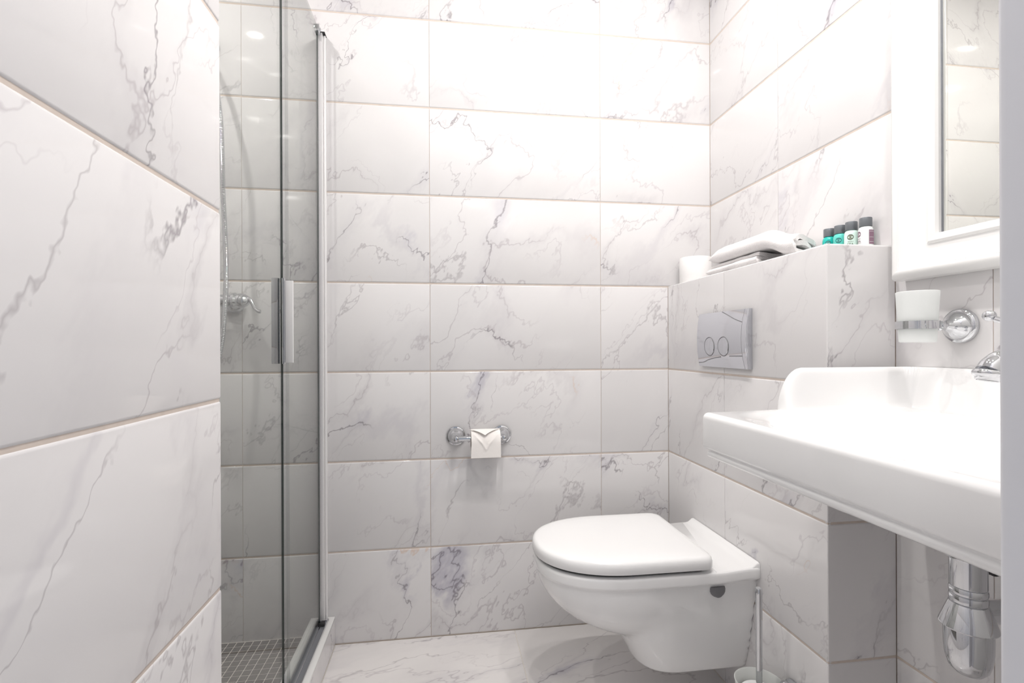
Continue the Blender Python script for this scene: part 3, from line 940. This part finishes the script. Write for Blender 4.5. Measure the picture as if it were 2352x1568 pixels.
BOT = [((0.9655, 1.1365), 'bottle_teal', 'print_teal', 'emblem_pale_teal', 10, 'teal toiletry bottle with grey cap, furthest from the mirror'),
       ((0.9655, 1.1015), 'bottle_sea', 'print_teal', 'emblem_pale_teal', 14, 'sea-green toiletry bottle between the teal and the mint bottles'),
       ((0.9640, 1.0660), 'bottle_mint', 'print_olive', 'emblem_pale_olive', 8, 'pale mint toiletry bottle with grey cap and olive emblem'),
       ((0.9655, 1.0270), 'bottle_white', 'print_plum', 'print_pale', 62, 'white toiletry bottle with plum label, nearest the mirror')]
RB = 0.0150
for (bx_, by_), bm_, pm_, em_, turn, lab in BOT:
    r = tag(empty('toiletry_bottle', (bx_, by_, ZTOP)), lab, 'bottle', 'toiletry bottles on the ledge')
    part('body', lathe([(0.0130, 0.0002), (0.0145, 0.0012), (RB, 0.004), (RB, 0.0400), (0.0147, 0.0440), (0.0138, 0.0475), (0.0125, 0.0500), (0.0105, 0.0512), (0.0100, 0.0530)], 40), bm_, r, angle=60)
    cap = part('cap', lathe([(0.0100, 0.0522), (0.0122, 0.0522), (0.0126, 0.0530), (0.0126, 0.0705), (0.0120, 0.0722), (0.0100, 0.0728)], 40), 'bottle_cap', r, angle=40)
    face = math.atan2(-by_, -bx_) - math.radians(turn)
    em = part('emblem', wrap(disc2d(0, 0.0066), RB, face, 0.0345, 0.0002), pm_, r)
    part('emblem_ring', wrap(disc2d(0.0040, 0.0046), RB, face, 0.0345, 0.0004), em_, em)
    part('emblem_ring', wrap(disc2d(0.0017, 0.0026), RB, face, 0.0345, 0.0004), em_, em)
    part('lettering', wrap(FRESH, RB, face, 0.0225), pm_, r, smooth=False)
    part('lettering', wrap(SPA, RB, face, 0.0155), pm_, r, smooth=False)
    part('rule_line', wrap(rect2d(-0.0080, 0.0080, 0.0138, 0.0142), RB, face, 0.0), pm_, r)
    part('lettering', wrap(KIND, RB, face, 0.0092), pm_, r, smooth=False)
    back = face + math.radians(118)
    lb = part('back_label', wrap(rect2d(-0.0085, 0.0085, 0.010, 0.0425), RB, back, 0.0, 0.00025), {'bottle_white': 'print_soft_plum'}.get(bm_, pm_), r)
    for z in (0.0385, 0.0255, 0.0150):
        part('label_line', wrap(rect2d(-0.0075, 0.0075, z, z + 0.0006), RB, back, 0.0, 0.0004), em_ if bm_ != 'bottle_white' else 'bottle_white', lb)

# ------------------------------------------------------------------ washbasin
BX0, BX1, BY0, BY1 = 0.5050, XR - 0.0006, 0.3060, 0.9300
BYC = (BY0 + BY1) / 2
ZR = 0.8615
wbn = tag(empty('washbasin', (BX1, BYC, 0.80)), 'large white ceramic washbasin with raised back and sides', 'washbasin')
def spaced(a, b, n): return [a + (b - a) * k / n for k in range(n + 1)]
gx = sorted(set([round(x, 5) for x in [BX0 + e for e in (0, 0.0006, 0.0018, 0.0036, 0.006, 0.009, 0.012)] + spaced(BX0 + 0.016, 0.672, 34) + spaced(0.672, 0.732, 40) + spaced(0.737, 0.920, 26) + spaced(0.922, BX1, 26)]))
half_y = [e for e in (0, 0.0006, 0.0018, 0.0036, 0.006, 0.009, 0.012, 0.015, 0.018, 0.021, 0.024, 0.027, 0.030, 0.033, 0.036, 0.039, 0.042, 0.046, 0.050, 0.056, 0.063)] + spaced(0.070, BY1 - BYC, 34)[0:]
gy = sorted(set([round(BY0 + e, 5) for e in half_y] + [round(BY1 - e, 5) for e in half_y]))
UP = 0.0855
XST = 0.672      # where the side wings start
def basin_z(x, y):
    dx0, dxb = x - BX0, BX1 - x
    dy = min(y - BY0, BY1 - y)
    z = ZR + 0.003 * sm((x - 0.52) / 0.2)
    # the bowl
    qx = (x - 0.705) / 0.168; qy = (y - BYC) / 0.262
    q = (abs(qx) ** 3.4 + abs(qy) ** 3.4) ** (1 / 3.4)
    z -= 0.115 * sm((1.0 - q) / 0.62) 
    z -= 0.006 * sm((1.16 - q) / 0.22)
    # wings and back
    rx = 0.0
    if x > XST:
        k = min(1.0, (x - XST) / 0.046)
        rx = math.sqrt(max(0.0, 1 - (1 - k) ** 2))
    wy = dy
    side = 1 - sm((wy - 0.016) / 0.022)
    back = 1 - sm((dxb - 0.020) / 0.026)
    up_ = max(side * rx, back)
    # soft inner corner
    up_ = max(up_, min(1.0, (side * rx + back)))
    z = z + (ZR + UP - z) * up_
    # rounded outer edge
    r_ = 0.0115
    d = min(dx0, dy)
    if d < r_: z -= r_ - math.sqrt(max(0.0, r_ * r_ - (r_ - d) ** 2))
    return z
def corner(x, y, r_=0.016):
    """square plan corner -> rounded one, at the room-side corners"""
    cxn = BX0 + r_
    for cyn, sg in ((BY0 + r_, -1), (BY1 - r_, 1)):
        if x < cxn and (y - cyn) * sg > 0:
            ax, ay = cxn - x, abs(y - cyn)
            h = math.hypot(ax, ay)
            if h > 1e-9:
                k = max(ax, ay) / h
                return cxn - ax * k, cyn + sg * ay * k
    return x, y
V, Fc = [], []
ny_ = len(gy)
for x in gx:
    for y in gy:
        xx, yy = corner(x, y)
        V.append((xx, yy, basin_z(x, y)))
for i in range(len(gx) - 1):
    for j in range(ny_ - 1):
        Fc.append((i*ny_+j, i*ny_+j+1, (i+1)*ny_+j+1, (i+1)*ny_+j))
# apron: walk round the outside and step down through the moulding
loop = [(x, gy[0]) for x in reversed(gx)] + [(gx[0], y) for y in gy[1:-1]] + [(x, gy[-1]) for x in gx]
ids = [gx.index(x) * ny_ + gy.index(y) for x, y in loop]
steps = [(0.0, 0.7990), (0.0008, 0.7955), (0.0030, 0.7930), (0.0065, 0.7915), (0.0085, 0.7890), (0.0085, 0.7868), (0.0062, 0.7850), (0.0055, 0.7825), (0.0058, 0.7795), (0.0075, 0.7770), (0.0105, 0.7750), (0.0160, 0.7738), (0.0300, 0.7730)]
prev = ids
for off, z in steps:
    cur = []
    for x, y in loop:
        xx, yy = corner(x, y)
        # move inwards on the three free sides
        nx_ = off if x < BX0 + 0.02 else 0.0
        ny2 = off if y < BYC else -off
        if BX0 + 1e-6 < x: ny2_ = ny2 if (abs(y - BY0) < 1e-6 or abs(y - BY1) < 1e-6) else 0.0
        else: ny2_ = ny2 * (1.0 if (abs(y - BY0) < 0.016 or abs(y - BY1) < 0.016) else 0.0)
        k = (BX0 + 0.02 - x) / 0.02 if x < BX0 + 0.02 else 0.0
        cur.append(len(V)); V.append((xx + off * k, yy + ny2_, z))
    for i in range(len(loop) - 1):
        Fc.append((prev[i], prev[i+1], cur[i+1], cur[i]))
    prev = cur
Fc.append(tuple(reversed(prev)))
child('basin', (V, Fc), 'porcelain', wbn, angle=60)
under = []
XC = 0.731
for z, k in ((0.7735, 1.0), (0.760, 0.97), (0.742, 0.86), (0.726, 0.66), (0.714, 0.46), (0.707, 0.36), (0.700, 0.31), (0.6975, 0.29)):
    under.append([(XC + (0.120 * k if k > 0.5 else 0.030 + (k - 0.29) * 0.18) * math.copysign(abs(math.cos(a)) ** 0.75, math.cos(a)), BYC - 0.006 + (0.170 * k if k > 0.5 else 0.030 + (k - 0.29) * 0.25) * math.copysign(abs(math.sin(a)) ** 0.75, math.sin(a)), z) for a in [2*PI*q/56 for q in range(56)]])
child('bowl_underside', loft(under), 'porcelain', wbn, angle=60)
child('waste_grate', lathe([(0.001, 0.7480), (0.026, 0.7480), (0.030, 0.7470), (0.031, 0.7440)], 32, 'z', (0.705, BYC, 0)), 'chrome', wbn)

# bottle trap
YP = BYC - 0.010
bt = tag(empty('bottle_trap', (XC, YP, 0.60)), 'chrome bottle trap under the washbasin', 'drain trap')
child('collar', lathe([(0.0201, 0.6985), (0.0265, 0.6978), (0.0268, 0.6945), (0.0221, 0.6925), (0.0213, 0.6900), (0.0213, 0.6545), (0.0204, 0.6530)], 48, 'z', (XC, YP, 0)), 'chrome', bt)
child('nut_ring', lathe([(0.0198, 0.6530), (0.0209, 0.6522), (0.0216, 0.6500), (0.0216, 0.6450), (0.0209, 0.6430), (0.0198, 0.6422)], 48, 'z', (XC, YP, 0)), 'chrome', bt)
child('nut_ring', lathe([(0.0198, 0.6422), (0.0212, 0.6412), (0.0216, 0.6390), (0.0216, 0.6330), (0.0208, 0.6312), (0.0201, 0.6305)], 48, 'z', (XC, YP, 0)), 'chrome', bt)
child('bell', lathe([(0.0201, 0.6310), (0.0218, 0.6300), (0.0231, 0.6270), (0.0330, 0.6000), (0.0333, 0.5985), (0.0325, 0.5968), (0.0248, 0.5950)], 48, 'z', (XC, YP, 0)), 'chrome', bt)
child('cup', lathe([(0.0274, 0.5975), (0.0278, 0.5940), (0.0276, 0.5680), (0.0262, 0.5530), (0.0229, 0.5405), (0.0169, 0.5330), (0.0088, 0.5298), (0.0008, 0.5292)], 48, 'z', (XC, YP, 0)), 'chrome', bt)
child('outlet_pipe', tube([(XC + 0.018, YP, 0.613), (XC + 0.10, YP, 0.613), (XR - 0.0004, YP, 0.613)], 0.0160, 24), 'chrome', bt)
child('outlet_rosette', lathe([(0.018, -0.020), (0.022, -0.018), (0.034, -0.006), (0.0355, -0.0004)], 36, 'x', (XR, YP, 0.613)), 'chrome', bt)
child('side_knob', join(lathe([(0.006, 0.0), (0.0075, 0.004), (0.0075, 0.016), (0.0105, 0.018), (0.0105, 0.030), (0.007, 0.033)], 24, 'x', (XC + 0.019, YP - 0.002, 0.676))), 'rubber_dark', bt, label='black knob on the trap collar')

# basin mixer
fc = tag(empty('basin_faucet', (0.885, BYC - 0.012, ZR)), 'chrome basin faucet with curved spout and ball-ended lever', 'faucet')
XF, YF = 0.885, BYC - 0.012
child('base', lathe([(0.029, basin_z(0.885, BYC) + 0.0002), (0.029, 0.8680), (0.026, 0.8720), (0.023, 0.8760), (0.0225, 0.9400), (0.025, 0.9480), (0.0265, 0.9650), (0.025, 0.9850), (0.019, 0.9980), (0.010, 1.0040), (0.002, 1.0055)], 40, 'z', (XF, YF, 0)), 'chrome', fc)
sp = catmull([(XF - 0.010, YF, 0.948), (XF - 0.045, YF, 0.966), (XF - 0.078, YF, 0.9720), (XF - 0.100, YF, 0.9690), (XF - 0.114, YF, 0.9600), (XF - 0.120, YF, 0.9525)], 6)
n_ = len(sp)
child('spout', tube(sp, [0.0125 + 0.0040 * sm(i / (n_ - 1)) for i in range(n_)], 26), 'chrome', fc, angle=50)
tipc = Vector((XF - 0.1212, YF, 0.9510))
ax = Vector((-0.22, 0, -1)).normalized()
sdx = Vector((1, 0, 0)) - ax * ax.x; sdx.normalize(); sdy = ax.cross(sdx)
def ring_at(h, r_):
    r_ *= 0.82
    return [tuple(tipc + ax * h + sdx * (r_ * math.cos(2*PI*k/36)) + sdy * (r_ * math.sin(2*PI*k/36))) for k in range(36)]
child('spout_rim', loft([ring_at(-0.004, 0.0200), ring_at(-0.002, 0.0225), ring_at(0.001, 0.0232), ring_at(0.004, 0.0222), ring_at(0.0055, 0.0190), ring_at(0.0065, 0.0182), ring_at(0.0095, 0.0178), ring_at(0.0105, 0.0165), ring_at(0.0090, 0.0150)], True, False), 'chrome', fc, angle=50)
child('aerator', loft([ring_at(0.0085, 0.0153), ring_at(0.0092, 0.0150)]), 'cap_grey', fc)
child('lever', tube([(XF, YF, 1.004), (XF - 0.008, YF + 0.022, 1.016), (XF - 0.018, YF + 0.052, 1.026), (XF - 0.024, YF + 0.068, 1.032)], [0.0085, 0.0065, 0.0050, 0.0048], 16), 'chrome', fc)
bc = (XF - 0.0265, YF + 0.0745, 1.0375)
child('lever_ball', lathe([(0.0088 * math.sin(PI * k / 12) + 0.0002, -0.0088 * math.cos(PI * k / 12)) for k in range(13)], 24, 'z', bc), 'chrome', fc, angle=60)

# ------------------------------------------------------------------ mirror
mr = tag(empty('mirror', (XR, 0.60, 1.13)), 'wall mirror in a broad white moulded frame', 'mirror')
MY0, MY1, MZ0, MZ1 = 0.262, 0.9490, 1.1280, 2.10
prof = [(0.0, 0.0003), (0.0, 0.026), (0.0020, 0.0330), (0.0060, 0.0385), (0.0120, 0.0415), (0.0190, 0.0420), (0.0245, 0.0405), (0.0258, 0.0385), (0.0268, 0.0388), (0.0330, 0.0335), (0.0410, 0.0270), (0.0500, 0.0222), (0.0600, 0.0192), (0.0700, 0.0182), (0.0790, 0.0185), (0.0800, 0.0208), (0.0850, 0.0228), (0.0920, 0.0225), (0.0985, 0.0195), (0.1020, 0.0140), (0.1020, 0.0070)]
FW = 0.84
prof = [(u * FW, h) for u, h in prof]
def frame_side(which):
    V, Fc = [], []
    for u, h in prof:
        x = XR - h
        if which == 'far': a, b = (x, MY1 - u, MZ0 + u), (x, MY1 - u, MZ1 - u)
        if which == 'near': a, b = (x, MY0 + u, MZ0 + u), (x, MY0 + u, MZ1 - u)
        if which == 'bottom': a, b = (x, MY0 + u, MZ0 + u), (x, MY1 - u, MZ0 + u)
        if which == 'top': a, b = (x, MY0 + u, MZ1 - u), (x, MY1 - u, MZ1 - u)
        V += [a, b]
    n = len(prof)
    for i in range(n):
        j = (i + 1) % n
        Fc.append((2*i, 2*i+1, 2*j+1, 2*j))
    Fc += [tuple(2*i for i in range(n)), tuple(2*i+1 for i in range(n))]
    return V, Fc
for s in ('far', 'near', 'bottom', 'top'):
    child('frame_rail', frame_side(s), 'white_lacquer', mr, angle=28)
child('glass', box(XR - 0.0065, XR - 0.003, MY0 + 0.080, MY1 - 0.080, MZ0 + 0.080, MZ1 - 0.080), 'mirror_silver', mr, smooth=False)
child('lip_gap_shade', join(box(XR - 0.0085, XR - 0.0066, MY1 - 0.0874, MY1 - 0.0858, MZ0 + 0.0858, MZ1 - 0.0858)), 'track_grey', mr, smooth=False)  # grey strip paints the dark gap and lip reflection beside the far rail

# ------------------------------------------------------------------ tumbler and its holder
YH, ZHd = 0.832, 1.0280
th = tag(empty('tumbler_holder', (XR, YH, ZHd)), 'chrome wall ring holding the frosted tumbler', 'tumbler holder')
XT = 0.891
fl_prof = [(0.033, -0.0004), (0.033, -0.006), (0.0315, -0.0085), (0.0275, -0.0100), (0.0268, -0.0120), (0.0240, -0.0170), (0.0185, -0.0225), (0.0165, -0.0250), (0.0135, -0.0285), (0.0120, -0.0315), (0.0095, -0.0360), (0.0075, -0.0400), (0.0075, -0.0450), (0.0095, -0.0470), (0.0095, -0.0500), (0.0070, -0.0520), (0.0065, -0.0600)]
child('wall_flange', lathe(fl_prof, 44, 'x', (XR, YH, ZHd)), 'chrome', th, angle=40)
def tumbler_r(z):  # outer radius
    return 0.0285 + (z - 0.9965) * (0.0336 - 0.0285) / 0.096
zc0, zc1 = 1.0215, 1.0370
rr0 = tumbler_r(1.03) + 0.0006
child('ring', lathe([(rr0, zc0), (rr0 + 0.0030, zc0 + 0.0006), (rr0 + 0.0030, zc1 - 0.0006), (rr0, zc1), (rr0, zc0)], 56, 'z', (XT, YH, 0), caps=False), 'chrome', th)
child('arm', lathe([(0.0060, XT + rr0 + 0.001), (0.0060, XR - 0.050)], 20, 'x', (0, YH, ZHd)), 'chrome', th)
tu = tag(empty('tumbler', (XT, YH, 0.9965)), 'frosted glass tumbler standing in the chrome ring', 'tumbler')
zb = 0.9965
child('cup', lathe([(0.001, zb), (tumbler_r(zb) - 0.002, zb), (tumbler_r(zb), zb + 0.0018), (tumbler_r(1.0925), 1.0925 - 0.0008), (tumbler_r(1.0925) - 0.0012, 1.0925), (tumbler_r(1.0925) - 0.0024, 1.0925 - 0.0008), (tumbler_r(zb) - 0.0035, zb + 0.0070), (0.001, zb + 0.0060)], 56, 'z', (XT, YH, 0), caps=False), 'frosted_glass', tu, angle=40)

# ------------------------------------------------------------------ toilet brush
XBr, YBr = 0.7455, 1.1000
br = tag(empty('toilet_brush', (XBr, YBr, 0.10)), 'toilet brush with slim chrome handle standing in its cup', 'toilet brush')
child('handle', lathe([(0.0062, 0.172), (0.0070, 0.1725), (0.0078, 0.400), (0.0078, 0.4135), (0.0070, 0.4150), (0.0030, 0.4158)], 24, 'z', (XBr, YBr, 0)), 'chrome', br)
child('cover_disc', lathe([(0.001, 0.1660), (0.0400, 0.1660), (0.0420, 0.1680), (0.0400, 0.1700), (0.0180, 0.1720), (0.001, 0.1725)], 48, 'z', (XBr, YBr, 0)), 'plastic_white', br)
child('bristles', lathe([(0.010, 0.090), (0.030, 0.095), (0.034, 0.120), (0.030, 0.150), (0.010, 0.1656)], 32, 'z', (XBr, YBr, 0)), 'plastic_white', br)
bh = tag(empty('toilet_brush_holder', (XB, YBr, 0.10)), 'frosted glass brush cup in a chrome wall bracket', 'brush holder')
child('cup', lathe([(0.001, 0.074), (0.042, 0.074), (0.046, 0.078), (0.0535, 0.1890), (0.0550, 0.1925), (0.0535, 0.1935), (0.0515, 0.1910), (0.0440, 0.0810), (0.001, 0.0790)], 56, 'z', (XBr, YBr, 0), caps=False), 'frosted_green', bh, angle=40)
child('ring', lathe([(0.0518, 0.146), (0.0555, 0.1465), (0.0562, 0.1595), (0.0528, 0.160), (0.0518, 0.146)], 56, 'z', (XBr, YBr, 0), caps=False), 'chrome', bh)
YF2 = YBr - 0.012
child('wall_flange', lathe([(0.026, -0.0004), (0.026, -0.005), (0.021, -0.009), (0.0165, -0.0125), (0.010, -0.0150), (0.0085, -0.0200)], 36, 'x', (XB, YBr - 0.020, 0.176)), 'chrome', bh)
child('bracket_ball', lathe([(0.0115 * math.sin(PI * k / 12) + 0.0002, -0.0115 * math.cos(PI * k / 12)) for k in range(13)], 24, 'z', (XB - 0.0235, YBr - 0.020, 0.1900)), 'chrome', bh, angle=60)
child('arm', tube([(XB - 0.010, YBr - 0.020, 0.170), (XB - 0.021, YBr - 0.012, 0.155)], 0.006, 14), 'chrome', bh)
